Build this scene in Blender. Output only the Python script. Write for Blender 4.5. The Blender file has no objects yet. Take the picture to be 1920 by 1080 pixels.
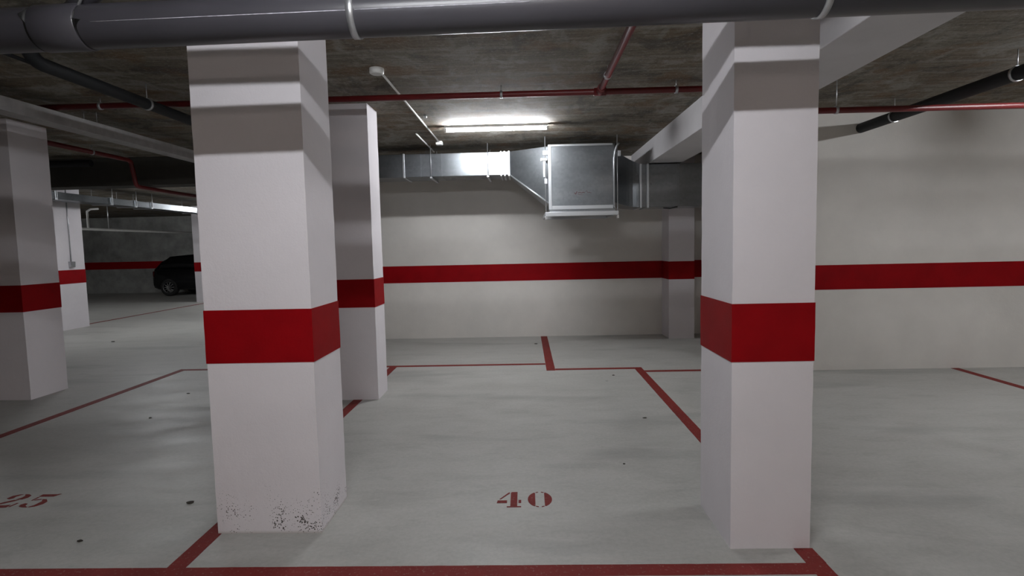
import bpy, bmesh, math, random
from mathutils import Vector, Matrix, noise

random.seed(40)
S = bpy.context.scene
COL = S.collection
PI = math.pi

# ------------------------------------------------------------------ camera
cam_data = bpy.data.cameras.new('camera')
cam = bpy.data.objects.new('camera', cam_data)
COL.objects.link(cam)
R_ = Vector((0.99948053, 0.02361269, -0.02193406))
U_ = Vector((0.02006082, 0.0768393, 0.99684165))
F_ = Vector((-0.02522351, 0.99676384, -0.0763257))
m3 = Matrix((R_, U_, -F_)).transposed()
cam.matrix_world = Matrix.Translation((0, 0, 1.55)) @ m3.to_4x4()
cam_data.sensor_width = 36.0
cam_data.lens = 36.0 * 1039.53 / 1920.0
cam_data.clip_start = 0.05
cam_data.clip_end = 200
S.camera = cam

# ------------------------------------------------------------------ world, exposure
w = bpy.data.worlds.new('world'); S.world = w; w.use_nodes = True
w.node_tree.nodes['Background'].inputs[0].default_value = (0.5, 0.55, 0.62, 1)
w.node_tree.nodes['Background'].inputs[1].default_value = 0.0
S.view_settings.view_transform = 'Standard'
S.view_settings.look = 'None'
S.view_settings.gamma = 1.0
S.view_settings.use_curve_mapping = False
S.view_settings.exposure = 0.0
S.cycles.use_denoising = True
S.cycles.max_bounces = 10
S.cycles.diffuse_bounces = 6
S.cycles.sample_clamp_indirect = 6.0
LAMP_POWER = 310.0           # radiance of a fluorescent tube

H_CEIL = 2.985

# ------------------------------------------------------------------ node helpers
class NT:
    def __init__(s, name):
        s.m = bpy.data.materials.new(name); s.m.use_nodes = True
        s.t = s.m.node_tree; s.n = s.t.nodes
        s.b = s.n['Principled BSDF']
        s.tc = s.n.new('ShaderNodeTexCoord')
        s.out = s.n['Material Output']
    def new(s, typ, **kw):
        n = s.n.new(typ)
        for k, v in kw.items(): setattr(n, k, v)
        return n
    def link(s, a, b): s.t.links.new(a, b)
    def coord(s, scale=(1, 1, 1), rot=(0, 0, 0), loc=(0, 0, 0)):
        mp = s.new('ShaderNodeMapping')
        mp.inputs['Scale'].default_value = scale
        mp.inputs['Rotation'].default_value = rot
        mp.inputs['Location'].default_value = loc
        s.link(s.tc.outputs['Object'], mp.inputs['Vector'])
        return mp.outputs[0]
    def noise(s, vec, scale, detail=4, rough=0.55, dist=0.0):
        n = s.new('ShaderNodeTexNoise')
        n.inputs['Scale'].default_value = scale
        n.inputs['Detail'].default_value = detail
        n.inputs['Roughness'].default_value = rough
        n.inputs['Distortion'].default_value = dist
        s.link(vec, n.inputs['Vector'])
        return n.outputs['Fac']
    def ramp(s, fac, stops):
        r = s.new('ShaderNodeValToRGB')
        e = r.color_ramp.elements
        while len(e) < len(stops): e.new(0.5)
        for el, (p, c) in zip(e, stops):
            el.position = p
            if not isinstance(c, (tuple, list)): c = (c, c, c)
            el.color = (*c[:3], 1)
        s.link(fac, r.inputs[0])
        return r.outputs[0]
    def mix(s, fac, a, b, mode='MIX'):
        n = s.new('ShaderNodeMix', data_type='RGBA', blend_type=mode)
        for sock, v in ((n.inputs[0], fac), (n.inputs[6], a), (n.inputs[7], b)):
            if hasattr(v, 'links'): s.link(v, sock)
            elif isinstance(v, (tuple, list)): sock.default_value = (*v[:3], 1)
            else: sock.default_value = v
        return n.outputs[2]
    def math(s, op, a, b=0.0):
        n = s.new('ShaderNodeMath', operation=op)
        for sock, v in ((n.inputs[0], a), (n.inputs[1], b)):
            if hasattr(v, 'links'): s.link(v, sock)
            else: sock.default_value = v
        return n.outputs[0]
    def xyz(s):
        n = s.new('ShaderNodeSeparateXYZ'); s.link(s.tc.outputs['Object'], n.inputs[0]); return n.outputs
    def bump(s, h, strength=0.3, dist=0.01):
        n = s.new('ShaderNodeBump')
        n.inputs['Strength'].default_value = strength
        n.inputs['Distance'].default_value = dist
        s.link(h, n.inputs['Height']); s.link(n.outputs[0], s.b.inputs['Normal'])
    def base(s, c):
        if hasattr(c, 'links'): s.link(c, s.b.inputs['Base Color'])
        else: s.b.inputs['Base Color'].default_value = (*c, 1)
    def rough(s, r):
        if hasattr(r, 'links'): s.link(r, s.b.inputs['Roughness'])
        else: s.b.inputs['Roughness'].default_value = r
    def metal(s, v): s.b.inputs['Metallic'].default_value = v

def simple(name, color, rough=0.5, metallic=0.0, var=0.12, scale=12.0):
    t = NT(name)
    f = t.noise(t.coord(), scale, 3)
    lo = tuple(max(0, c * (1 - var)) for c in color); hi = tuple(min(1, c * (1 + var)) for c in color)
    t.base(t.ramp(f, [(0.3, lo), (0.7, hi)])); t.rough(rough); t.metal(metallic)
    return t.m

def plaster(name, color, pits=False, mottled=0.05):
    t = NT(name)
    f = t.noise(t.coord(), 2.2, 5, 0.6)
    lo = tuple(c * (1 - mottled) for c in color); hi = tuple(min(1, c * (1 + mottled)) for c in color)
    c = t.ramp(f, [(0.3, lo), (0.7, hi)])
    fine = t.noise(t.coord(), 90, 3, 0.6)
    med = t.noise(t.coord(scale=(1, 1, 0.7)), 22, 4, 0.6)
    h = t.math('ADD', t.math('MULTIPLY', med, 0.7), t.math('MULTIPLY', fine, 0.45))
    if pits:
        # chipped and blown plaster: small dark pits, dense near the foot, rare above
        v = t.new('ShaderNodeTexVoronoi'); v.inputs['Scale'].default_value = 95
        t.link(t.coord(), v.inputs['Vector'])
        z = t.xyz()[2]
        clump = t.noise(t.coord(), 6.5, 3, 0.6)
        lowz = t.new('ShaderNodeMapRange'); t.link(z, lowz.inputs[0])
        lowz.inputs[1].default_value = 0.0; lowz.inputs[2].default_value = 0.33
        lowz.inputs[3].default_value = 0.30; lowz.inputs[4].default_value = 0.02
        thr = t.math('MULTIPLY', lowz.outputs[0], t.math('MULTIPLY', t.math('SUBTRACT', clump, 0.40), 7.0))
        pit = t.math('LESS_THAN', v.outputs['Distance'], thr)
        c = t.mix(pit, c, (0.10, 0.09, 0.085))
        # dirty edge right at the floor
        foot = t.new('ShaderNodeMapRange'); t.link(z, foot.inputs[0])
        foot.inputs[1].default_value = 0.0; foot.inputs[2].default_value = 0.018
        foot.inputs[3].default_value = 0.55; foot.inputs[4].default_value = 0.0
        c = t.mix(foot.outputs[0], c, (0.30, 0.27, 0.22))
    t.base(c); t.rough(0.88)
    t.bump(h, 0.35, 0.006)
    return t.m

M = {}
M['column'] = plaster('white_column_paint', (0.74, 0.705, 0.735), pits=True, mottled=0.03)
M['column_clean'] = plaster('white_column_paint_clean', (0.74, 0.705, 0.735), mottled=0.03)
M['wall'] = plaster('cream_wall_paint', (0.70, 0.675, 0.64))
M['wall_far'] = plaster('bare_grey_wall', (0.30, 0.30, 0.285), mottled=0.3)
M['beam'] = plaster('white_beam_paint', (0.60, 0.585, 0.60))
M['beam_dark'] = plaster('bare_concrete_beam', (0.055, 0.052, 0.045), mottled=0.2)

def red_paint(name, c, worn):
    t = NT(name)
    f = t.noise(t.coord(), 5, 4)
    col = t.ramp(f, [(0.3, tuple(x * 0.9 for x in c)), (0.7, tuple(x * 1.08 for x in c))])
    if worn:
        g = t.noise(t.coord(), 55, 4, 0.75)
        col = t.mix(t.ramp(g, [(0.58, 0.0), (0.70, 0.55)]), col, (0.30, 0.24, 0.22))
    t.base(col); t.rough(0.55 if not worn else 0.7)
    t.b.inputs['Specular IOR Level'].default_value = 0.10 if not worn else 0.2
    t.bump(t.noise(t.coord(), 80, 3), 0.2, 0.004)
    return t.m
M['red_band'] = red_paint('red_band_paint', (0.26, 0.0016, 0.0045), False)
M['red_line'] = red_paint('worn_red_floor_paint', (0.185, 0.022, 0.019), True)
M['red_pipe'] = simple('red_pipe_enamel', (0.13, 0.009, 0.010), 0.42)
M['pvc'] = simple('grey_pvc', (0.047, 0.045, 0.053), 0.34, var=0.08, scale=3)
M['pvc_black'] = simple('dark_pvc', (0.006, 0.007, 0.009), 0.75)
M['gasket'] = simple('black_rubber', (0.012, 0.012, 0.012), 0.6)
M['white_plastic'] = simple('white_plastic', (0.72, 0.72, 0.70), 0.45, var=0.04)
M['zinc'] = simple('zinc_strap', (0.55, 0.56, 0.58), 0.35, 0.8)
M['black_car'] = simple('black_car_paint', (0.006, 0.006, 0.007), 0.18, var=0.05)
M['black_glass'] = simple('dark_car_glass', (0.004, 0.004, 0.005), 0.06, var=0.05)
M['tyre'] = simple('tyre_rubber', (0.01, 0.01, 0.01), 0.75)
M['alloy'] = simple('alloy', (0.35, 0.35, 0.36), 0.35, 0.9)
M['tail'] = simple('dark_red_lamp', (0.05, 0.004, 0.004), 0.2)
M['debris'] = simple('dark_debris', (0.03, 0.025, 0.02), 0.9, var=0.4)
M['duct_grey'] = simple('pale_grey_duct_paint', (0.40, 0.39, 0.39), 0.7)
M['pale_stripe'] = simple('pale_pipe_stripe', (0.50, 0.48, 0.54), 0.4, var=0.3, scale=40)
M['ink'] = simple('faded_marker_ink', (0.10, 0.03, 0.035), 0.7)
M['void'] = simple('dark_doorway_paint', (0.01, 0.01, 0.01), 0.8)

# galvanised sheet
t = NT('galvanised_sheet')
v = t.new('ShaderNodeTexVoronoi'); v.inputs['Scale'].default_value = 30; t.link(t.coord(), v.inputs['Vector'])
sp = t.ramp(v.outputs['Color'], [(0.1, (0.19, 0.205, 0.22)), (0.9, (0.24, 0.255, 0.27))])
st = t.noise(t.coord(scale=(1, 1, 4)), 1.6, 3)
t.base(t.mix(0.5, sp, t.ramp(st, [(0.3, (0.165, 0.18, 0.195)), (0.75, (0.27, 0.285, 0.30))])))
t.metal(0.92); t.rough(t.ramp(t.noise(t.coord(), 2.5, 2), [(0.3, 0.27), (0.7, 0.34)]))
t.bump(t.noise(t.coord(), 1.1, 1), 0.10, 0.02)
M['galv'] = t.m
t = NT('galvanised_flange'); t.base((0.52, 0.54, 0.56)); t.metal(0.8); t.rough(0.42); M['flange'] = t.m

# lamp tube
t = NT('lit_tube')
e = t.new('ShaderNodeEmission'); e.inputs[0].default_value = (0.945, 0.965, 1.0, 1); e.inputs[1].default_value = LAMP_POWER
t.link(e.outputs[0], t.out.inputs[0]); M['tube'] = t.m
t = NT('warm_fill_tube')  # warm tint stands in for light bounced off the ceiling
e = t.new('ShaderNodeEmission'); e.inputs[0].default_value = (1.0, 0.86, 0.78, 1); e.inputs[1].default_value = LAMP_POWER
t.link(e.outputs[0], t.out.inputs[0]); M['tube_fill'] = t.m

# floor: trowelled grey-green concrete, satin
t = NT('power_floated_concrete')
big = t.noise(t.coord(), 0.55, 4, 0.6, 0.3)
mid = t.noise(t.coord(scale=(1, 1.9, 1)), 1.7, 6, 0.65, 0.4)
fin = t.noise(t.coord(), 38, 4, 0.7)
c = t.ramp(big, [(0.3, (0.385, 0.385, 0.362)), (0.7, (0.475, 0.472, 0.450))])
c = t.mix(0.55, c, t.ramp(mid, [(0.28, (0.29, 0.288, 0.266)), (0.52, (0.43, 0.428, 0.405)), (0.75, (0.53, 0.525, 0.505))]))
c = t.mix(0.25, c, t.ramp(fin, [(0.3, (0.30, 0.30, 0.28)), (0.7, (0.54, 0.535, 0.51))]))
v = t.new('ShaderNodeTexVoronoi'); v.inputs['Scale'].default_value = 1.5; t.link(t.coord(), v.inputs['Vector'])
spot = t.math('LESS_THAN', v.outputs['Distance'], t.math('MULTIPLY', t.math('SUBTRACT', t.noise(t.coord(), 0.9, 2), 0.5), 0.16))
c = t.mix(t.math('MULTIPLY', spot, 0.55), c, (0.09, 0.085, 0.075))
# trowel and tyre smears: long darker streaks of their own shape
sm = t.noise(t.coord(scale=(0.35, 1.6, 1), rot=(0, 0, 0.22)), 1.3, 3, 0.5)
c = t.mix(t.ramp(sm, [(0.58, 0.0), (0.70, 0.36)]), c, (0.20, 0.20, 0.19))
tr = t.noise(t.coord(scale=(0.6, 1.5, 1), rot=(0, 0, -0.35)), 4.0, 6, 0.72, 0.3)
c = t.mix(t.ramp(tr, [(0.32, 0.26), (0.47, 0.0)]), c, (0.24, 0.235, 0.215))
c = t.mix(t.ramp(tr, [(0.55, 0.0), (0.72, 0.24)]), c, (0.56, 0.555, 0.535))
t.base(c)
t.rough(t.ramp(mid, [(0.3, 0.42), (0.7, 0.62)]))
t.b.inputs['Specular IOR Level'].default_value = 0.35
t.bump(t.math('ADD', t.math('MULTIPLY', fin, 0.4), t.math('MULTIPLY', mid, 0.5)), 0.22, 0.006)
M['floor'] = t.m

# ceiling: board-marked concrete
def board_concrete(name):
    t = NT(name)
    # slightly wandering coordinates so that the form panels are not ruler-straight
    wob = t.new('ShaderNodeTexNoise'); wob.inputs['Scale'].default_value = 2.5; wob.inputs['Detail'].default_value = 4
    t.link(t.coord(), wob.inputs['Vector'])
    off = t.new('ShaderNodeVectorMath', operation='MULTIPLY_ADD')
    t.link(wob.outputs['Color'], off.inputs[0]); off.inputs[1].default_value = (0.34, 0.16, 0.0)
    t.link(t.coord(loc=(0.37, 0.11, 0)), off.inputs[2])
    def brick(bw, rh, mortar, offs, c1, c2, cm, vec, bias=0.0, smooth=0.1):
        b = t.new('ShaderNodeTexBrick'); b.offset = offs; b.offset_frequency = 2
        b.inputs['Scale'].default_value = 1.0
        b.inputs['Brick Width'].default_value = bw; b.inputs['Row Height'].default_value = rh
        b.inputs['Mortar Size'].default_value = mortar; b.inputs['Mortar Smooth'].default_value = smooth
        b.inputs['Bias'].default_value = bias
        for n, c in (('Color1', c1), ('Color2', c2), ('Mortar', cm)): b.inputs[n].default_value = (*c, 1)
        t.link(vec, b.inputs['Vector'])
        return b
    straight = t.coord(loc=(0.37, 0.11, 0))
    boards = brick(2.3, 0.105, 0.004, 0.37, (0.125, 0.104, 0.074), (0.225, 0.203, 0.160), (0.055, 0.048, 0.038), straight)
    panels = brick(0.78, 0.31, 0.05, 0.37, (0.150, 0.092, 0.045), (0.175, 0.158, 0.125), (0.290, 0.278, 0.245), off.outputs[0], smooth=1.0)
    pm = t.noise(t.coord(loc=(7, 2, 0)), 1.3, 4, 0.65)
    c = t.mix(t.ramp(pm, [(0.35, 0.15), (0.60, 0.85)]), boards.outputs['Color'], panels.outputs['Color'])
    streak = t.noise(t.coord(scale=(1.0, 11, 1)), 2.6, 6, 0.72)
    c = t.mix(0.34, c, t.ramp(streak, [(0.34, (0.035, 0.029, 0.019)), (0.5, (0.165, 0.142, 0.105)), (0.66, (0.36, 0.335, 0.285))]))
    blot = t.noise(t.coord(), 1.9, 7, 0.72, 0.5)
    c = t.mix(t.ramp(blot, [(0.53, 0.0), (0.60, 0.62)]), c, (0.320, 0.308, 0.275))
    c = t.mix(t.ramp(blot, [(0.38, 0.72), (0.46, 0.0)]), c, (0.050, 0.044, 0.034))
    diag = t.noise(t.coord(scale=(1.0, 0.22, 1), rot=(0, 0, 0.5)), 5.5, 5, 0.7)
    c = t.mix(t.ramp(diag, [(0.56, 0.0), (0.68, 0.5)]), c, (0.055, 0.052, 0.045))
    rust = t.noise(t.coord(loc=(3, 1, 0)), 2.4, 5, 0.6)
    c = t.mix(t.ramp(rust, [(0.54, 0.0), (0.64, 0.60)]), c, (0.165, 0.092, 0.038))
    speck = t.noise(t.coord(), 42, 4, 0.8)
    c = t.mix(t.ramp(speck, [(0.56, 0.0), (0.66, 0.55)]), c, (0.36, 0.35, 0.33))
    c = t.mix(t.ramp(speck, [(0.34, 0.6), (0.44, 0.0)]), c, (0.04, 0.036, 0.03))
    t.base(c); t.rough(0.85)
    t.bump(t.math('ADD', t.math('MULTIPLY', boards.outputs['Fac'], -0.6), t.math('MULTIPLY', streak, 0.6)), 0.5, 0.006)
    return t.m
M['ceiling'] = board_concrete('board_marked_concrete')

# ------------------------------------------------------------------ mesh helpers
def newbm(): return bmesh.new()

def box(bm, x0, x1, y0, y1, z0, z1, bevel=0.0):
    r = bmesh.ops.create_cube(bm, size=1.0)
    vs = r['verts']
    for v in vs:
        v.co = Vector(((x0 + x1) / 2 + v.co.x * (x1 - x0), (y0 + y1) / 2 + v.co.y * (y1 - y0), (z0 + z1) / 2 + v.co.z * (z1 - z0)))
    if bevel > 0:
        es = list({e for v in vs for e in v.link_edges})
        bmesh.ops.bevel(bm, geom=es, offset=bevel, segments=2, affect='EDGES', profile=0.5)
    return vs

def tube(bm, pts, r, seg=16, caps=True):
    """round bar through the points"""
    pts = [Vector(p) for p in pts]
    rings = []
    up = None
    for i, p in enumerate(pts):
        if i == 0: d = (pts[1] - p).normalized()
        elif i == len(pts) - 1: d = (p - pts[i - 1]).normalized()
        else: d = ((pts[i + 1] - p).normalized() + (p - pts[i - 1]).normalized()).normalized()
        if up is None:
            a = Vector((0, 0, 1)) if abs(d.z) < 0.9 else Vector((1, 0, 0))
            up = (a - d * a.dot(d)).normalized()
        else:
            up = (up - d * up.dot(d)).normalized()
        s = d.cross(up)
        rr = r[i] if isinstance(r, (list, tuple)) else r
        rings.append([bm.verts.new(p + (up * math.cos(2 * PI * k / seg) + s * math.sin(2 * PI * k / seg)) * rr) for k in range(seg)])
    for a, b in zip(rings[:-1], rings[1:]):
        for k in range(seg):
            f = bm.faces.new((a[k], a[(k + 1) % seg], b[(k + 1) % seg], b[k])); f.smooth = True
    if caps:
        bm.faces.new(rings[0][::-1]); bm.faces.new(rings[-1])

def prism(bm, poly, axis, a0, a1):
    """polygon in the plane normal to axis ('x','y','z'), extruded from a0 to a1"""
    def P(u, v, a):
        return {'x': (a, u, v), 'y': (u, a, v), 'z': (u, v, a)}[axis]
    A = [bm.verts.new(P(u, v, a0)) for u, v in poly]
    B = [bm.verts.new(P(u, v, a1)) for u, v in poly]
    n = len(poly)
    bm.faces.new(A[::-1]); bm.faces.new(B)
    for i in range(n): bm.faces.new((A[i], A[(i + 1) % n], B[(i + 1) % n], B[i]))

def obj(name, bm, mat, parent=None, fix=True):
    if fix: bmesh.ops.recalc_face_normals(bm, faces=bm.faces[:])
    root = parent                      # shapes are given in room coordinates; parts are stored relative to their thing
    while root is not None and root.parent is not None: root = root.parent
    if root is not None: bmesh.ops.translate(bm, verts=bm.verts[:], vec=-root.location)
    me = bpy.data.meshes.new(name); bm.to_mesh(me); bm.free()
    if isinstance(mat, (list, tuple)):
        for m in mat: me.materials.append(m)
    else: me.materials.append(mat)
    o = bpy.data.objects.new(name, me); COL.objects.link(o)
    if parent: o.parent = parent
    return o

def thing(name, label, cat, loc=(0, 0, 0), group=None):
    o = bpy.data.objects.new(name, None); COL.objects.link(o)
    o.location = loc; o['label'] = label; o['category'] = cat
    o.empty_display_size = 0.2
    if group: o['group'] = group
    return o

def tag(o, label, cat, group=None):
    o['label'] = label; o['category'] = cat
    if group: o['group'] = group
    return o

def struct(name, bm, mat):
    o = obj(name, bm, mat); o['kind'] = 'structure'; return o

def copy_tree(o, parent=None):
    c = o.copy(); COL.objects.link(c)
    if parent: c.parent = parent
    for ch in list(o.children): copy_tree(ch, c)
    return c

# ------------------------------------------------------------------ the shell
XL, XR, YN, YF = -19.0, 8.4, -7.0, 21.6
bm = newbm(); box(bm, XL - .2, XR + .2, YN - .2, YF + .2, -0.2, 0.0); struct('floor', bm, M['floor'])
bm = newbm(); box(bm, XL - .2, XR + .2, YN - .2, YF + .2, H_CEIL, H_CEIL + 0.2); struct('ceiling', bm, M['ceiling'])
WX0 = -3.4
bm = newbm(); box(bm, WX0, 3.3, 9.35, 9.55, 0, H_CEIL); struct('wall_back', bm, M['wall'])
bm = newbm(); box(bm, 3.1, XR, 6.55, 6.75, 0, H_CEIL); struct('wall_right_bay', bm, M['wall'])
bm = newbm(); box(bm, 3.1, 3.3, 6.75, 9.35, 0, H_CEIL); struct('wall_return', bm, M['wall'])
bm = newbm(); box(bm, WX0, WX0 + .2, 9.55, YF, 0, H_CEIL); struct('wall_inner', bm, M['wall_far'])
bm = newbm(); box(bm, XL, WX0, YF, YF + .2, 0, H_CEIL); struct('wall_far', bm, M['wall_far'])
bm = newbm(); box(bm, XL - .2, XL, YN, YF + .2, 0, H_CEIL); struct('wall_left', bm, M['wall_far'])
bm = newbm(); box(bm, XL, XR, YN - .2, YN, 0, H_CEIL); struct('wall_rear', bm, M['wall'])
bm = newbm(); box(bm, XR, XR + .2, YN, 6.55, 0, H_CEIL); struct('wall_right', bm, M['wall'])
ZB, ZT = 0.955, 1.242
bm = newbm(); box(bm, WX0, 3.1, 9.347, 9.352, ZB, ZT); struct('trim_1', bm, M['red_band'])
bm = newbm(); box(bm, 3.1, XR, 6.547, 6.552, ZB, ZT); struct('trim_2', bm, M['red_band'])
bm = newbm(); box(bm, XL, WX0, YF - .004, YF + .001, ZB, ZT); struct('trim_3', bm, M['red_band'])
# dark service doorway far behind the car
bm = newbm(); box(bm, -12.95, -12.35, YF - .03, YF + .01, 0, 2.05); struct('door_1', bm, M['void'])

# beams
def beam(bmx, label, mat):
    o = obj('concrete_beam', bmx, mat); tag(o, label, 'beam'); return o
bm = newbm(); box(bm, 1.78, 2.25, YN, 9.35, 2.675, H_CEIL + .01, 0.006)
beam(bm, 'white painted ceiling beam running away beside the right red-banded pillar', M['beam'])
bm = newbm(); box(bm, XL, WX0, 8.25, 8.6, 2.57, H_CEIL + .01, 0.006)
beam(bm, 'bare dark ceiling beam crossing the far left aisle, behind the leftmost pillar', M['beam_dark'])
bm = newbm(); box(bm, -4.44, -4.27, 2.6, 8.24, 2.754, 2.872, 0.004)
for y in (3.6, 5.6, 7.6):
    for x in (-4.42, -4.29): tube(bm, [(x, y, 2.86), (x, y, H_CEIL)], 0.005, 6)
tag(obj('ventilation_duct', bm, M['duct_grey']), 'slim pale rectangular duct slung under the ceiling above the left parking bay', 'duct')

# ------------------------------------------------------------------ pillars
def rough_box(bm, x0, x1, y0, y1, z0, z1, step=0.06, amp=0.0022):
    """box with subdivided, slightly wavering arrises like hand-plastered concrete"""
    nz = max(2, int((z1 - z0) / step))
    nx, ny = 4, 4
    ring = []
    for i in range(nx): ring.append((x0 + (x1 - x0) * i / nx, y0))
    for i in range(ny): ring.append((x1, y0 + (y1 - y0) * i / ny))
    for i in range(nx): ring.append((x1 - (x1 - x0) * i / nx, y1))
    for i in range(ny): ring.append((x0, y1 - (y1 - y0) * i / ny))
    rows = []
    for k in range(nz + 1):
        z = z0 + (z1 - z0) * k / nz
        row = []
        for (x, y) in ring:
            n = noise.noise_vector(Vector((x * 7, y * 7, z * 9)))
            row.append(bm.verts.new((x + n.x * amp, y + n.y * amp, z)))
        rows.append(row)
    L = len(ring)
    for a, b in zip(rows[:-1], rows[1:]):
        for i in range(L): bm.faces.new((a[i], a[(i + 1) % L], b[(i + 1) % L], b[i]))
    bm.faces.new(rows[0][::-1]); bm.faces.new(rows[-1])

def pillar(x0, x1, y0, y1, label, top=H_CEIL, zb=ZB, zt=ZT, mat='column_clean'):
    p = thing('pillar', label, 'pillar', ((x0 + x1) / 2, (y0 + y1) / 2, 0))
    bm = newbm(); rough_box(bm, x0, x1, y0, y1, 0.0, top + .005)
    obj('shaft', bm, M[mat], p)
    bm = newbm(); e = 0.0035
    rough_box(bm, x0 - e, x1 + e, y0 - e, y1 + e, zb, zt, 0.04, 0.0015)
    o = obj('painted_band', bm, M['red_band'], p); o['label'] = 'red painted band around the pillar'
    return p
pillar(-1.724, -1.145, 2.907, 3.326, 'large white pillar left of the bay numbered 40, red band, pitted plaster foot', zb=ZB - .003, zt=ZT - .003, mat='column')
pillar(1.004, 1.400, 2.714, 3.19, 'large white pillar right of the bay numbered 40, nearest the camera, with red band')
pillar(-2.12, -1.539, 5.57, 5.94, 'white pillar half hidden behind the big left pillar, its right side brightly lit')
pillar(-6.02, -5.37, 5.757, 6.244, 'dim grey-looking pillar at the left edge of the photo, cut by the frame')
pE = pillar(-10.2, -9.55, 11.0, 11.80, 'slim far pillar with a conduit on it, just right of the leftmost pillar')
pillar(2.286, 2.69, 8.908, 9.35, 'far white pillar against the back wall, under the duct at right')
pillar(-10.35, -9.65, 17.1, 17.8, 'most distant white pillar, a sliver beside the parked black car')

# conduit and switch on the far pillar
p = thing('surface_conduit', 'thin grey conduit dropping down the far left pillar to a small switch box', 'conduit', (-9.53, 11.42, 1.3))
bm = newbm(); tube(bm, [(-9.535, 11.43, 2.95), (-9.535, 11.43, 1.42)], 0.011, 8); obj('conduit_tube', bm, M['zinc'], p)
bm = newbm(); box(bm, -9.547, -9.49, 11.37, 11.49, 1.30, 1.42, 0.008); obj('switch_box', bm, M['zinc'], p)

# ------------------------------------------------------------------ floor lines and numbers
def line(x0, x1, y0, y1, label):
    bm = newbm()
    if (x1 - x0) > (y1 - y0):
        n = max(4, int((x1 - x0) / 0.06)); 
        A = [(x0 + (x1 - x0) * i / n, y0 + 0.0018 * noise.noise(Vector((x0 + i * .9, y0, 1)))) for i in range(n + 1)]
        B = [(x0 + (x1 - x0) * i / n, y1 + 0.0018 * noise.noise(Vector((x0 + i * .9, y1, 5)))) for i in range(n + 1)]
    else:
        n = max(4, int((y1 - y0) / 0.06))
        A = [(x0 + 0.0018 * noise.noise(Vector((x0, i * .9, 1))), y0 + (y1 - y0) * i / n) for i in range(n + 1)]
        B = [(x1 + 0.0018 * noise.noise(Vector((x1, i * .9, 5))), y0 + (y1 - y0) * i / n) for i in range(n + 1)]
    h = 0.0018
    va = [bm.verts.new((*a, h)) for a in A]; vb = [bm.verts.new((*b, h)) for b in B]
    wa = [bm.verts.new((*a, 0)) for a in A]; wb = [bm.verts.new((*b, 0)) for b in B]
    for i in range(n):
        bm.faces.new((va[i], va[i+1], vb[i+1], vb[i])); bm.faces.new((wa[i], wb[i], wb[i+1], wa[i+1]))
        bm.faces.new((va[i], wa[i], wa[i+1], va[i+1])); bm.faces.new((vb[i], vb[i+1], wb[i+1], wb[i]))
    bm.faces.new((va[0], vb[0], wb[0], wa[0])); bm.faces.new((va[-1], wa[-1], wb[-1], vb[-1]))
    return tag(obj('painted_line', bm, M['red_line']), label, 'floor line')
line(-9.0, 1.41, 2.492, 2.582, 'long red line across the very front of the floor, ahead of both big pillars')
line(1.318, 1.412, 1.2, 2.492, 'short red line slanting off the bottom edge below the right big pillar')
line(1.318, 1.412, 2.582, 2.712, 'stub of red line joining the right big pillar to the front line')
line(1.323, 1.417, 3.20, 6.77, 'red line slanting back from the right big pillar, right side of bay 40')
line(-1.80, -1.706, 2.582, 5.568, 'thick red line at the foot of the left big pillar, joining the front line')
line(-1.80, -1.706, 5.942, 7.10, 'short red piece emerging right of the half hidden second left pillar')
line(-4.62, 0.232, 7.10, 7.185, 'thin red cross line behind the pillars, left of the short red dash')
line(0.234, 0.342, 6.76, 9.345, 'short wide red dash running from the back wall to bay 40')
line(0.344, 1.417, 6.775, 6.86, 'thin red cross line closing the back of bay 40, right of the dash')
line(1.419, 3.1, 6.60, 6.685, 'thin red cross line just left of the right big pillar, toward the far pillar')
line(-4.62, -4.53, 2.584, 7.098, 'long thin red line slanting across the left bay floor beside number 25')
line(-9.88, -9.79, 11.85, 20.5, 'faint far red line running back from the slim far pillar')
line(4.97, 5.06, 2.6, 6.545, 'short red line starting at the right wall, at the right edge of the photo')

def clip_arc(cx, cy, rx, ry, a0, a1, n=16):
    return [(cx + rx * math.cos(math.radians(a0 + (a1 - a0) * i / n)), cy + ry * math.sin(math.radians(a0 + (a1 - a0) * i / n))) for i in range(n + 1)]
def crescent(cx, cy, rx, ry, cx2, rx2, ry2, a0, a1):
    o = clip_arc(cx, cy, rx, ry, a0, a1); i = clip_arc(cx2, cy, rx2, ry2, a1, a0)
    return o + i
G = {}
G['4'] = [[(.56, .06), (.84, .06), (.84, 1.0), (.60, 1.0), (.56, .94)], [(.42, 0), (1.0, 0), (1.0, .06), (.42, .06)],
          [(.0, .27), (.42, .27), (.42, .44), (.03, .44)], [(.89, .27), (1.0, .27), (1.0, .46), (.89, .46)],
          [(.09, .52), (.16, .52), (.52, .92), (.50, .99), (.44, .94)]]
ang = 63
G['0'] = [[(.5 - .5 * math.cos(math.radians(a)), .5 + .5 * math.sin(math.radians(a))) for a in range(-64, 65, 8)] + [(.31, .90), (.31, .10)],
          [(.5 + .5 * math.cos(math.radians(a)), .5 + .5 * math.sin(math.radians(a))) for a in range(64, -65, -8)] + [(.69, .10), (.69, .90)],
          [(.33, .93), (.44, .96), (.44, 1.0), (.33, .97)], [(.56, .96), (.67, .93), (.67, .97), (.56, 1.0)],
          [(.33, .03), (.44, .0), (.44, .04), (.33, .07)], [(.56, .0), (.67, .03), (.67, .07), (.56, .04)]]
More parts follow.
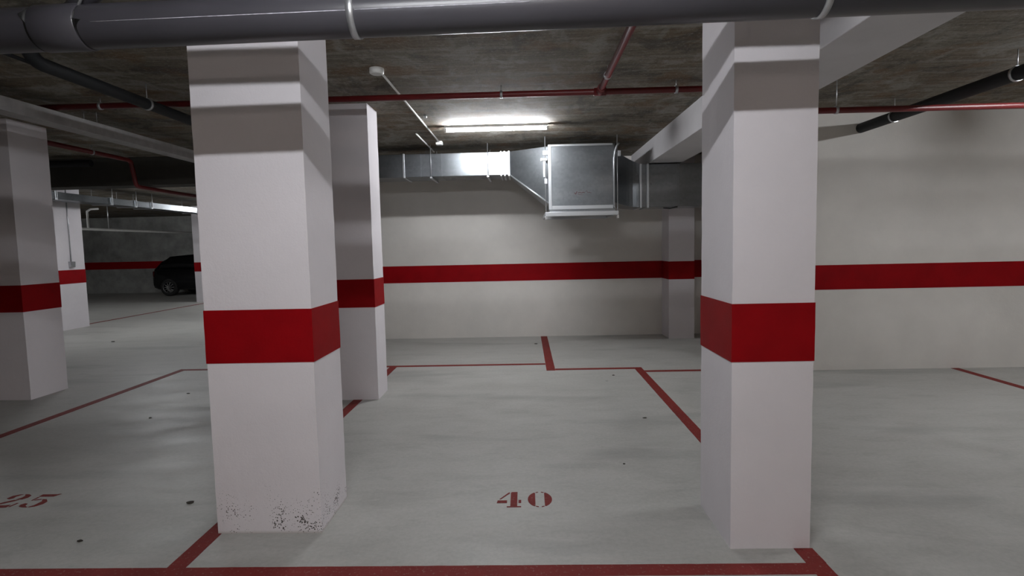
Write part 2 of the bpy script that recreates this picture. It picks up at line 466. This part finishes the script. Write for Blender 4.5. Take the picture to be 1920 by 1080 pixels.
G['2'] = [[(0, 0), (.72, 0), (.82, .02), (.80, .20), (.60, .16), (.10, .16)], [(.86, .05), (.94, .05), (1.0, .32), (.92, .32)],
          [(.04, .20), (.20, .20), (.62, .46), (.74, .56), (.52, .56), (.30, .42)],
          [(.56, .60), (.82, .60), (.94, .74), (.90, .90), (.72, .99), (.54, 1.0), (.56, .95), (.66, .86), (.66, .72)],
          [(.05, .68), (.22, .62), (.34, .70), (.30, .82), (.40, .95), (.46, .99), (.30, .98), (.10, .88)]]
G['5'] = [[(.14, .80), (.80, .80), (.95, 1.0), (.90, 1.0), (.80, .97), (.14, .97)], [(.14, .50), (.20, .50), (.22, .76), (.14, .76)],
          [(.56, .60), (.74, .58), (.94, .42), (.96, .24), (.80, .06), (.56, .0), (.56, .05), (.66, .14), (.68, .44), (.56, .55)],
          [(.26, .56), (.36, .60), (.50, .61), (.50, .57), (.40, .55), (.26, .50)],
          [(.02, .20), (.12, .30), (.26, .26), (.30, .14), (.42, .06), (.50, .04), (.50, .0), (.30, .01), (.08, .08)]]
def bay_number(txt, x0, y0, dw, gap, h, label, shear=0.0):
    p = thing('bay_number', label, 'painted number', (x0, y0, 0))
    for i, ch in enumerate(txt):
        bm = newbm()
        for poly in G[ch]:
            prism(bm, [(x0 + i * (dw + gap) + u * dw, y0 + v * h) for u, v in poly], 'z', 0.0, 0.0016)
        obj('digit', bm, M['red_line'], p)
    return p
bay_number('40', -0.203, 3.182, 0.148, 0.040, 0.202, 'red stencilled number 40 on the floor at the mouth of the middle bay')
bay_number('25', -3.370, 3.245, 0.148, 0.030, 0.185, 'red stencilled number 25 on the darker floor at the lower left')

# ------------------------------------------------------------------ fluorescent lamps
def make_lamp(label, loc):
    p = thing('fluorescent_lamp', label, 'ceiling lamp', loc)
    x, y, z = loc
    bm = newbm(); box(bm, x - .62, x + .62, y - .030, y + .030, z - .030, z + .001, 0.006)
    obj('housing', bm, M['white_plastic'], p)
    for s in (-1, 1):
        bm = newbm(); box(bm, x + s * .607 - .013, x + s * .607 + .013, y - .018, y + .018, z - .072, z - .028, 0.004)
        obj('lamp_holder', bm, M['white_plastic'], p)
    bm = newbm(); tube(bm, [(x - .594, y, z - .052), (x + .594, y, z - .052)], 0.0165, 12)
    o = obj('tube', bm, M['tube'], p); o['label'] = 'glowing white tube'
    return p
LX = -0.315
lamp = make_lamp('lit fluorescent tube lamp on the ceiling in front of the long steel duct', (LX, 6.72, H_CEIL))
for loc, rz, lb in (((LX, 0.60, H_CEIL), 0, 'lit fluorescent tube lamp on the ceiling near the camera, above the first drain pipe'),
                    ((5.0, 4.1, H_CEIL), PI / 2, 'lit fluorescent tube lamp in the right-hand bay, set lengthwise beyond the white beam'),
                    ((1.6, -3.2, H_CEIL), PI / 2, 'warm white tube lamp on the ceiling behind the camera, nearer one'),
                    ((3.4, -5.4, H_CEIL), PI / 2, 'warm white tube lamp at the rear wall behind the camera'),
                    ((-7.3, 10.9, H_CEIL), 0, 'lit fluorescent tube lamp beyond the dark cross beam in the far left aisle'),
                    ((-13.6, 12.4, H_CEIL), 0, 'added fill tube lamp far left, out of view past the leftmost pillar'),  # added out of view to brighten the floor around the car
                    ((-8.1, 16.8, H_CEIL), 0, 'lit fluorescent tube lamp deepest in the far left aisle, near the parked car')):
    c = copy_tree(lamp); c.location = loc
    if loc[1] < -1:                     # added fill lamps behind the camera, tinted to warm the shadows
        for ch in c.children:
            if ch.name.startswith('tube'):
                ch.data = ch.data.copy(); ch.data.materials[0] = M['tube_fill']
    c.rotation_euler = (0, 0, rz); c['label'] = lb

# ------------------------------------------------------------------ pipes
def pipe_z(x): return 2.438 + 0.012 * (x + 0.2)
PY = 2.16
p = thing('drain_pipe', 'thick grey plastic drain pipe crossing the top of the photo', 'pipe', (0, PY, 2.42))
bm = newbm(); tube(bm, [(-8, PY, pipe_z(-8)), (7.0, PY, pipe_z(7.0))], 0.080, 48); obj('pipe_run', bm, M['pvc'], p)
def ring(x0, x1, r, mat, name, lab=None):
    bm = newbm(); tube(bm, [(x0, PY, pipe_z(x0)), (x0 + .004, PY, pipe_z(x0)), (x1 - .004, PY, pipe_z(x1)), (x1, PY, pipe_z(x1))], [r - .004, r, r, r - .004], 48)
    o = obj(name, bm, mat, p)
    if lab: o['label'] = lab
    return o
ring(-1.835, -1.655, 0.0845, M['pvc'], 'socket')
ring(-1.842, -1.834, 0.0852, M['gasket'], 'gasket', 'thin black ring')
ring(-1.657, -1.650, 0.0852, M['gasket'], 'gasket', 'thin black ring')
ring(-1.598, -1.594, 0.0806, M['gasket'], 'insertion_mark', 'thin dark insertion mark')
ring(0.088, 0.093, 0.0806, M['gasket'], 'insertion_mark', 'thin dark insertion mark')
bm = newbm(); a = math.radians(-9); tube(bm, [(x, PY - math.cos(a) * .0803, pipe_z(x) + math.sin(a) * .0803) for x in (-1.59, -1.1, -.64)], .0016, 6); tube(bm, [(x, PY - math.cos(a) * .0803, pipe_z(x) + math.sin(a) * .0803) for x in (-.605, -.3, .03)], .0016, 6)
o = obj('pale_line', bm, M['pale_stripe'], p); o['label'] = 'pale line along the pipe'  # thin pale bead standing proud along the pipe's side
def pipe_clamp(x):
    z = pipe_z(x)
    bm = newbm(); tube(bm, [(x - .013, PY, z), (x + .013, PY, z)], 0.0845, 48)
    box(bm, x - .012, x + .012, PY - .014, PY + .014, z + .08, z + .125, 0.003)
    cl = obj('pipe_clamp', bm, M['zinc'], p)
    bm = newbm(); tube(bm, [(x, PY, z + .11), (x, PY, H_CEIL)], 0.005, 8)
    rod = obj('hanger_rod', bm, M['zinc'], cl)
for x in (-0.625, 1.115, -2.9, 3.3): pipe_clamp(x)
# the angled branch and strap at the left end
bm = newbm(); tube(bm, [(-1.72, PY, pipe_z(-1.7) + .05), (-1.60, PY, pipe_z(-1.7) + .16), (-1.52, PY - .03, 2.645)], 0.038, 20)
obj('branch_pipe', bm, M['pvc'], p)
bm = newbm(); tube(bm, [(-1.655, PY - .05, pipe_z(-1.7) + .055), (-1.60, PY - .045, 2.60), (-1.60, PY - .045, H_CEIL)], 0.006, 8)
obj('hanger_strap', bm, M['zinc'], p)

q = thing('drain_pipe', 'grey plastic branch pipe directly above the thick drain pipe, at the top edge', 'pipe', (0, 2.05, 2.663))
bm = newbm(); tube(bm, [(-8, 2.05, 2.663), (1.775, 2.05, 2.663)], 0.056, 32); obj('pipe_run', bm, M['pvc'], q)
for x in (-3.0, -0.9, 1.45):
    bm = newbm(); tube(bm, [(x - .012, 2.05, 2.663), (x + .012, 2.05, 2.663)], 0.060, 32); tube(bm, [(x, 2.05, 2.71), (x, 2.05, H_CEIL)], 0.005, 8)
    obj('pipe_clamp', bm, M['zinc'], q)

def run_pipe(name, pts, r, mat, label, clamps=(), rod=True, mat2='zinc', cat='pipe'):
    p = thing(name, label, cat, pts[0])
    # rounded corners
    P = [Vector(a) for a in pts]; out = [P[0]]
    for i in range(1, len(P) - 1):
        a = (P[i - 1] - P[i]); b = (P[i + 1] - P[i]); d = min(r * 2.2, a.length * .45, b.length * .45)
        A = P[i] + a.normalized() * d; B = P[i] + b.normalized() * d
        for k in range(7):
            u = k / 6; out.append(A.lerp(P[i], u).lerp(P[i].lerp(B, u), u))
    out.append(P[-1])
    bm = newbm(); tube(bm, out, r, 20); obj('pipe_run', bm, mat, p)
    for (c, axis) in clamps:
        c = Vector(c); d = Vector((0.012, 0, 0)) if axis == 'x' else Vector((0, 0.012, 0))
        bm = newbm(); tube(bm, [c - d, c + d], r + .006, 20)
        if rod: tube(bm, [c + Vector((0, 0, r)), Vector((c.x, c.y, H_CEIL))], 0.004, 8)
        obj('pipe_clamp', bm, M[mat2], p)
    return p
RZ = 2.905
rp = run_pipe('sprinkler_pipe', [(-5.6, 5.1, RZ), (1.66, 5.1, RZ), (1.66, 5.1, 2.615), (2.40, 5.1, 2.615), (2.40, 5.1, 2.685), (8.3, 5.1, 2.675)], 0.027, M['red_pipe'],
    'long red sprinkler pipe crossing the ceiling behind the big pillars',
    [((-3.86, 5.1, RZ), 'x'), ((-0.187, 5.1, RZ), 'x'), ((1.375, 5.1, RZ), 'x'), ((2.787, 5.1, 2.685), 'x'), ((5.2, 5.1, 2.68), 'x')])
bm = newbm(); tube(bm, [(0.695, 5.1, RZ), (0.695, 4.96, RZ)], 0.036, 20); tube(bm, [(0.64, 5.1, RZ), (0.75, 5.1, RZ)], 0.035, 20)
obj('tee_joint', bm, M['red_pipe'], rp)
run_pipe('sprinkler_pipe', [(0.695, 4.97, RZ), (0.695, -3.0, RZ)], 0.027, M['red_pipe'], 'red branch pipe running from the tee toward the camera, under the ceiling',
    [((0.695, 4.62, RZ), 'y'), ((0.695, 3.0, RZ), 'y')])
run_pipe('sprinkler_pipe', [(-5.69, 6.25, 2.90), (-5.69, 8.02, 2.90), (-5.69, 8.10, 2.535), (-5.69, 9.0, 2.525), (-5.69, 16, 2.525)], 0.03, M['red_pipe'],
    'dark red pipe dipping under the cross beam in the far left aisle', [((-5.69, 7.3, 2.90), 'y'), ((-5.69, 11.0, 2.525), 'y')])
run_pipe('drain_pipe', [(-3.19, 3.58, 2.96), (-3.19, 3.66, 2.82), (-3.19, 7.80, 2.81)], 0.045, M['pvc_black'],
    'black drain pipe slanting along the ceiling left of the big left pillar', [((-3.19, 4.75, 2.817), 'y')])
run_pipe('drain_pipe', [(3.86, 1.2, 2.80), (3.86, 6.55, 2.80)], 0.055, M['pvc_black'],
    'black drain pipe slanting along the ceiling at upper right into the wall', [((3.86, 4.53, 2.80), 'y'), ((3.86, 5.97, 2.80), 'y')])
run_pipe('drain_pipe', [(-9.5, 8.05, 2.88), (-6.3, 8.05, 2.88)], 0.05, M['pvc_black'],
    'short dark pipe along the cross beam, right beside the leftmost pillar', [((-7.0, 8.05, 2.88), 'x')])
# thin ceiling cable
bm = newbm(); tube(bm, [(-3.62, 1.5, 2.972), (-3.62, 8.24, 2.972)], 0.014, 8)
tag(obj('ceiling_cable', bm, M['pvc_black']), 'thin dark cable fixed along the ceiling beside the black left drain pipe', 'cable')
# white electrical conduits
def conduit(x, y0, y1, box0, box1, label):
    p = thing('white_conduit', label, 'conduit', (x, y0, H_CEIL))
    bm = newbm(); tube(bm, [(x, y0, H_CEIL - .012), (x, y1, H_CEIL - .012)], 0.010, 10); obj('conduit_tube', bm, M['white_plastic'], p)
    if box0:
        bm = newbm(); tube(bm, [(x - .02, y0 - .02, H_CEIL + .001), (x - .02, y0 - .02, H_CEIL - .035), (x - .02, y0 - .02, H_CEIL - .045)], [.058, .058, .045], 24); o = obj('junction_box', bm, M['white_plastic'], p)
    if box1:
        bm = newbm(); box(bm, x - .045, x + .045, y1 - .045, y1 + .045, H_CEIL - .05, H_CEIL + .001, .012); obj('junction_box', bm, M['white_plastic'], p)
conduit(-1.140, 4.55, 7.65, True, True, 'thin white conduit on the ceiling between two small junction boxes')
conduit(-1.335, 7.05, 8.40, False, False, 'short thin white conduit end, left of the lamp, going behind the duct')
bm = newbm(); tube(bm, [(-1.06, 6.14, H_CEIL + .001), (-1.06, 6.14, H_CEIL - .03)], 0.018, 12)
tag(obj('ceiling_hook', bm, M['zinc']), 'tiny metal fixing on the ceiling left of the lit lamp', 'fixing')

# far left: hung white pipe
p = thing('white_pipe', 'thin white pipe hung low across the far left aisle', 'pipe', (-11.2, 13.0, 2.21))
bm = newbm(); tube(bm, [(-11.2, 12.5, 2.21), (-11.2, 20.5, 2.21)], 0.032, 12); obj('pipe_run', bm, M['white_plastic'], p)
bm = newbm(); tube(bm, [(-11.2, 14.05, 2.23), (-11.2, 14.05, 2.66), (-11.16, 14.12, 2.72), (-11.1, 14.3, 2.74)], 0.025, 10); obj('riser', bm, M['white_plastic'], p)
bm = newbm(); tube(bm, [(-11.2, 14.75, 2.23), (-11.2, 14.75, H_CEIL)], 0.010, 8); obj('hanger_rod', bm, M['zinc'], p)

# far left: slim galvanised duct
p = thing('ventilation_duct', 'slim galvanised duct high in the far left aisle with bright joints', 'duct', (-9.0, 9.5, 2.64))
bm = newbm(); box(bm, -9.42, -9.0, 9.5, 17.0, 2.635, 2.775, .004); obj('duct_run', bm, M['galv'], p)
for y in (10.55, 12.0, 12.75, 13.3, 15.2, 16.2):
    bm = newbm(); box(bm, -9.435, -8.985, y - .03, y + .03, 2.62, 2.79, .004); f = obj('flange', bm, M['flange'], p)
    for x in (-9.44, -8.98):
        bm = newbm(); tube(bm, [(x, y, 2.66), (x, y, H_CEIL)], 0.005, 6); obj('hanger_rod', bm, M['zinc'], f)

# ------------------------------------------------------------------ main steel duct and fan box
D = thing('ventilation_unit', 'galvanised steel fan box with ducts hung in front of the back wall', 'ventilation duct', (0.75, 8.0, 1.9))
def sheet(name, corners, thick=None):
    bm = newbm(); vs = [bm.verts.new(c) for c in corners]; bm.faces.new(vs); return bm
def loft(bm, A, B):
    a = [bm.verts.new(v) for v in A]; b = [bm.verts.new(v) for v in B]; n = len(a)
    for i in range(n): bm.faces.new((a[i], a[(i + 1) % n], b[(i + 1) % n], b[i]))
    bm.faces.new(a[::-1]); bm.faces.new(b)
def rect(x, y0, y1, z0, z1): return [(x, y0, z0), (x, y1, z0), (x, y1, z1), (x, y0, z1)]
bx0, bx1, by0, by1, bz0, bz1 = 0.335, 1.215, 7.5, 8.45, 2.015, 2.875
bm = newbm(); box(bm, bx0, bx1, by0, by1, bz0, bz1, 0.012); fb = obj('fan_box', bm, M['galv'], D)
# folded rim of the front panel, slightly proud
for (x0, x1, z0, z1, nm) in ((bx0 - .008, bx0 + .035, bz0, bz1, 'rim'), (bx0 + .035, bx1 - .03, bz0 + .0, bz0 + .05, 'rim'), (bx0 + .035, bx1 - .03, bz1 - .028, bz1, 'rim')):
    bm = newbm(); box(bm, x0, x1, by0 - .014, by0 + .002, z0, z1, 0.004); obj(nm, bm, M['flange'], fb)
# rounded right-hand strip
bm = newbm()
pts = [(bx1 - .018, by0 - .02, bz0 + .02), (bx1 - .016, by0 - .02, 2.66), (bx1 - .005, by0 - .02, 2.76), (bx1 + .018, by0 - .02, 2.83), (bx1 + .05, by0 - .02, 2.87)]
tube(bm, pts, 0.012, 10); obj('edge_strip', bm, M['flange'], fb)
# bottom support rail
bm = newbm(); box(bm, bx0 - .055, bx1 + .035, by0 - .035, by0 + .03, 1.925, 1.985, 0.005); box(bm, bx0 - .055, bx1 + .035, by1 - .06, by1, 1.925, 1.985, 0.005)
for x in (bx0 - .04, bx1 + .02): box(bm, x - .02, x + .02, by0, by1, 1.93, 1.98, .004)
obj('support_rail', bm, M['flange'], D)
bm = newbm(); box(bm, bx0, bx1, by0, by0 + .04, 1.98, 2.018, 0.003); obj('packing_strip', bm, M['galv'], D)
for x in (bx0 - .045, bx1 + .03):
    bm = newbm(); tube(bm, [(x, by0 + .0, 1.90), (x, by0 + .0, H_CEIL)], 0.006, 8); box(bm, x - .016, x + .016, by0 - .016, by0 + .016, 1.885, 1.93, .003)
    obj('hanger_rod', bm, M['zinc'], D)
# brackets and latches on the left edge, small one on the right
for (x0, x1, z0, z1) in ((bx0 - .075, bx0 - .005, 2.74, 2.80), (bx0 - .11, bx0 - .02, 2.665, 2.70), (bx0 - .075, bx0 - .045, 2.45, 2.66), (bx0 - .06, bx0 - .02, 2.36, 2.43)):
    bm = newbm(); box(bm, x0, x1, by0 - .012, by0 + .03, z0, z1, 0.004); obj('bracket', bm, M['flange'], D)
bm = newbm(); box(bm, bx1 + .035, bx1 + .075, by0 - .02, by0 + .03, 2.70, 2.775, 0.005); obj('bracket', bm, M['flange'], D)
# faint hand-written scrawl on the panel (illegible strokes)
bm = newbm()
def stroke(pts, r=0.0035):
    tube(bm, [(x, by0 - .0015, z) for x, z in pts], r, 6)
stroke([(0.675, 2.235), (0.69, 2.215), (0.705, 2.25)], .005); stroke([(0.72, 2.232), (0.745, 2.238), (0.765, 2.230), (0.79, 2.240), (0.81, 2.233)])
stroke([(0.82, 2.245), (0.84, 2.262), (0.845, 2.236), (0.87, 2.236), (0.90, 2.226)], .0025); stroke([(0.715, 2.215), (0.78, 2.205)], .002)
o = obj('marker_scrawl', bm, M['ink'], fb); o['label'] = 'faint dark red hand-written scrawl'
# left transition and duct
LZ0, LZ1, LY0, LY1 = 2.545, 2.865, 7.9, 8.4
bm = newbm(); loft(bm, rect(-0.20, LY0, LY1, LZ0, LZ1), rect(bx0 + .01, by0 + .06, by1 - .02, bz0 + .09, LZ1)); obj('left_transition', bm, M['galv'], D)
bm = newbm()   # bright folded seam on its sloping bottom edge
tube(bm, [(-0.20, LY0 - .004, LZ0), (bx0 - .0, by0 + .055, bz0 + .09)], 0.011, 8); obj('seam_strip', bm, M['flange'], D)
bm = newbm(); box(bm, WX0 + .05, -0.20, LY0, LY1, LZ0, LZ1, 0.004); ld = obj('left_duct', bm, M['galv'], D)
for x, w_, z_ in ((-1.69, .014, .012), (-0.315, .010, .018), (-0.265, .012, .018), (-0.205, .014, .018)):
    bm = newbm(); box(bm, x - w_, x + w_, LY0 - z_, LY1 + z_, LZ0 - z_, LZ1 + z_ * .5, .003); obj('flange', bm, M['flange'], ld)
for x in (-1.45, -1.155, -0.875, -2.3):
    bm = newbm(); box(bm, x - .004, x + .004, LY0 - .004, LY1 + .004, LZ0 - .004, LZ1 + .004); obj('seam', bm, M['galv'], ld)
for x in (-2.4, -1.3, -0.5):
    bm = newbm(); box(bm, x - .015, x + .015, LY0 - .05, LY1 + .05, LZ0 - .03, LZ0 - .008)
    for y in (LY0 - .035, LY1 + .035): tube(bm, [(x, y, LZ0 - .03), (x, y, H_CEIL)], .005, 6)
    obj('duct_hanger', bm, M['zinc'], ld)
# right curved transition and duct
RZ0, RZ1, RY0, RY1 = 2.055, 2.655, 8.0, 8.5
bm = newbm()
secs = []
for k in range(9):
    u = k / 8; s = math.sin(u * PI / 2)
    x = bx1 - .01 + (1.66 - bx1) * u
    secs.append([(x, by0 + .10 + (RY0 - by0 - .10) * s, bz0 + .10 + (RZ0 - bz0 - .10) * s), (x, RY1, bz0 + .10 + (RZ0 - bz0 - .10) * s),
                 (x, RY1, 2.80 + (RZ1 - 2.80) * (u ** 1.3)), (x, by0 + .10 + (RY0 - by0 - .10) * s, 2.80 + (RZ1 - 2.80) * (u ** 1.3))])
prev = None
for sc in secs:
    cur = [bm.verts.new(v) for v in sc]
    if prev:
        for i in range(4): bm.faces.new((prev[i], prev[(i + 1) % 4], cur[(i + 1) % 4], cur[i])).smooth = False
    else: bm.faces.new(cur[::-1])
    prev = cur
bm.faces.new(prev); obj('right_transition', bm, M['galv'], D)
bm = newbm(); box(bm, 1.65, 3.095, RY0, RY1, RZ0, RZ1, 0.004); rd = obj('right_duct', bm, M['galv'], D)
for x, w_ in ((1.655, .014), (1.755, .014)):
    bm = newbm(); box(bm, x - w_, x + w_, RY0 - .018, RY1 + .018, RZ0 - .012, RZ1 + .008, .003); obj('flange', bm, M['flange'], rd)
for x in (2.16, 2.20):
    bm = newbm(); box(bm, x - .003, x + .003, RY0 - .004, RY1 + .004, RZ0 - .004, RZ1 + .004); obj('seam', bm, M['galv'], rd)
bm = newbm(); tube(bm, [(1.97, RY0 - .02, RZ0 - .02), (2.06, RY0 - .02, RZ0 - .028), (2.17, RY0 - .02, RZ0 - .006)], .010, 8); obj('loose_strap', bm, M['gasket'], rd)

# ------------------------------------------------------------------ debris on the floor
SPOTS = [(-2.11, 3.283, .019, 'black leaf-like scrap on the floor left of the big left pillar'),
         (-3.57, 5.044, .016, 'small dark scrap on the left bay floor, mid way back'),
         (-3.748, 5.923, .013, 'small dark scrap on the left bay floor near the thin red line'),
         (-2.449, 2.84, .015, 'small dark crumb near the front red line, lower left'),
         (1.029, 4.835, .014, 'small dark crumb in bay 40 beside the right red line'),
         (0.665, 3.813, .010, 'small dark crumb in bay 40, nearest the number 40'),
         (1.007, 6.452, .016, 'tiny dark crumb at the back of bay 40 near the thin red line'),
         (0.139, 8.623, .020, 'tiny dark crumb beside the red dash, close to the back wall'),
         (-7.35, 9.575, .026, 'dark crumb on the lit floor of the far left aisle')]
for x, y, r, lb in SPOTS:
    bm = newbm(); bmesh.ops.create_icosphere(bm, subdivisions=2, radius=1.0)
    ax, ay = random.uniform(.9, 1.5), random.uniform(.6, 1.0)
    for v in bm.verts:
        n = noise.noise(v.co * 1.7 + Vector((x, y, 0)) * 9) * .45 + 1
        v.co = Vector((x + v.co.x * r * ax * n, y + v.co.y * r * ay * n, max(0.0, r * .3 * (v.co.z * n + .75))))
    tag(obj('concrete_chip', bm, M['debris']), lb, 'chip')

# ------------------------------------------------------------------ black car, far left
def make_car(loc, heading):
    """hatchback, local +x = toward the front, wheels on z=0"""
    p = thing('parked_car', 'black hatchback car parked in the dark far left, half behind the big pillar', 'car', loc)
    rot = Matrix.Translation(loc) @ Matrix.Rotation(heading, 4, 'Z')
    def fin(name, bm, mat, par):
        bm.transform(rot); return obj(name, bm, mat, par)
    # body lofted from cross sections: (x, half width, z_bottom, z_belt)
    sec = [(-1.95, .55, .42, .78, .60), (-1.90, .74, .30, .92, .70), (-1.70, .83, .24, .98, .78), (-1.1, .87, .22, .96, .82), (0, .875, .21, .94, .83),
           (.9, .87, .21, .93, .82), (1.4, .85, .22, .86, .78), (1.85, .80, .24, .76, .70), (2.08, .66, .30, .66, .56), (2.14, .45, .38, .56, .40)]
    bm = newbm(); prev = None
    for (x, hw, z0, z1, tw) in sec:
        prof = [(-hw * .92, z0), (-hw, z0 + .10), (-hw, (z0 + z1) / 2), (-hw * .97, z1 - .06), (-tw * .94, z1), (0, z1 + .02), (tw * .94, z1), (hw * .97, z1 - .06), (hw, (z0 + z1) / 2), (hw, z0 + .10), (hw * .92, z0)]
        cur = [bm.verts.new((x, y, z)) for y, z in prof]
        if prev:
            n = len(cur)
            for i in range(n): bm.faces.new((prev[i], prev[(i + 1) % n], cur[(i + 1) % n], cur[i])).smooth = True
        else: bm.faces.new(cur[::-1])
        prev = cur
    bm.faces.new(prev); fin('body', bm, M['black_car'], p)
    # cabin
    cab = [(-1.86, .70, .93, .96), (-1.62, .72, .93, 1.28), (-1.35, .72, .93, 1.42), (-.6, .74, .93, 1.47), (.1, .74, .93, 1.45), (.45, .73, .93, 1.36), (1.0, .71, .93, .98), (1.15, .68, .90, .93)]
    bm = newbm(); prev = None
    for (x, hw, z0, z1) in cab:
        k = (z1 - z0) / .5; tw = hw - .16 * k
        cur = [bm.verts.new(c) for c in ((x, -hw, z0 - .02), (x, -tw - .02, z1 - .06 * k), (x, -tw * .8, z1), (x, 0, z1 + .02 * k), (x, tw * .8, z1), (x, tw + .02, z1 - .06 * k), (x, hw, z0 - .02))]
        if prev:
            for i in range(len(cur)): bm.faces.new((prev[i], prev[(i + 1) % 7], cur[(i + 1) % 7], cur[i])).smooth = True
        else: bm.faces.new(cur[::-1])
        prev = cur
    bm.faces.new(prev); fin('cabin', bm, M['black_glass'], p)
    bm = newbm()
    prev = None
    for (x, hw, z) in ((-1.60, .50, 1.285), (-1.35, .56, 1.432), (-.6, .58, 1.485), (.1, .57, 1.465), (.42, .55, 1.385)):
        cur = [bm.verts.new((x, -hw, z - .015)), bm.verts.new((x, 0, z + .015)), bm.verts.new((x, hw, z - .015)), bm.verts.new((x, 0, z - .04))]
        if prev:
            for i in range(4): bm.faces.new((prev[i], prev[(i + 1) % 4], cur[(i + 1) % 4], cur[i])).smooth = True
        else: bm.faces.new(cur[::-1])
        prev = cur
    bm.faces.new(prev); fin('roof', bm, M['black_car'], p)
    for sx in (-1.28, 1.32):
        for sy in (-1, 1):
            bm = newbm(); yy = sy * .80
            pr = [(.20, 0), (.285, .01), (.315, .04), (.315, .17), (.285, .20), (.20, .21)]
            seg = 32; rings = []
            for (r, d) in pr: rings.append([bm.verts.new((sx + r * math.cos(2 * PI * k / seg), yy - sy * d + sy * .09, .315 + r * math.sin(2 * PI * k / seg))) for k in range(seg)])
            for a, b in zip(rings, rings[1:] + rings[:1]):
                for k in range(seg): bm.faces.new((a[k], a[(k + 1) % seg], b[(k + 1) % seg], b[k])).smooth = True
            wh = fin('wheel', bm, M['tyre'], p)
            bm = newbm()
            for k in range(10):
                a = 2 * PI * k / 10
                d1 = Vector((math.cos(a), 0, math.sin(a))); d2 = Vector((-math.sin(a), 0, math.cos(a)))
                c = Vector((sx, yy + sy * .075, .315))
                tube(bm, [c + d1 * .03, c + d1 * .205], [.020, .013], 6)
            tube(bm, [(sx, yy + sy * .03, .315), (sx, yy + sy * .09, .315)], .045, 16)
            for rr in (.198,):
                pts = [(sx + rr * math.cos(2 * PI * k / 32), yy + sy * .075, .315 + rr * math.sin(2 * PI * k / 32)) for k in range(33)]
                tube(bm, pts, .013, 6, caps=False)
            fin('rim', bm, M['alloy'], wh)
    for sy in (-1, 1):
        bm = newbm(); box(bm, -1.91, -1.84, sy * .66 - .09, sy * .66 + .09, .70, .90, .02); fin('tail_lamp', bm, M['tail'], p)
        bm = newbm(); box(bm, .72, .86, sy * .90 - .09, sy * .90 + .09, .92, 1.03, .03); fin('door_mirror', bm, M['black_car'], p)
    return p
# rear near-side wheel stands at (-13.2, 19.6)
hd = math.radians(2)
c_, s_ = math.cos(hd), math.sin(hd)
lx, ly = -1.28, -0.80
wx, wy = -12.9, 19.75
make_car((wx - (c_ * lx - s_ * ly), wy - (s_ * lx + c_ * ly), 0), hd)
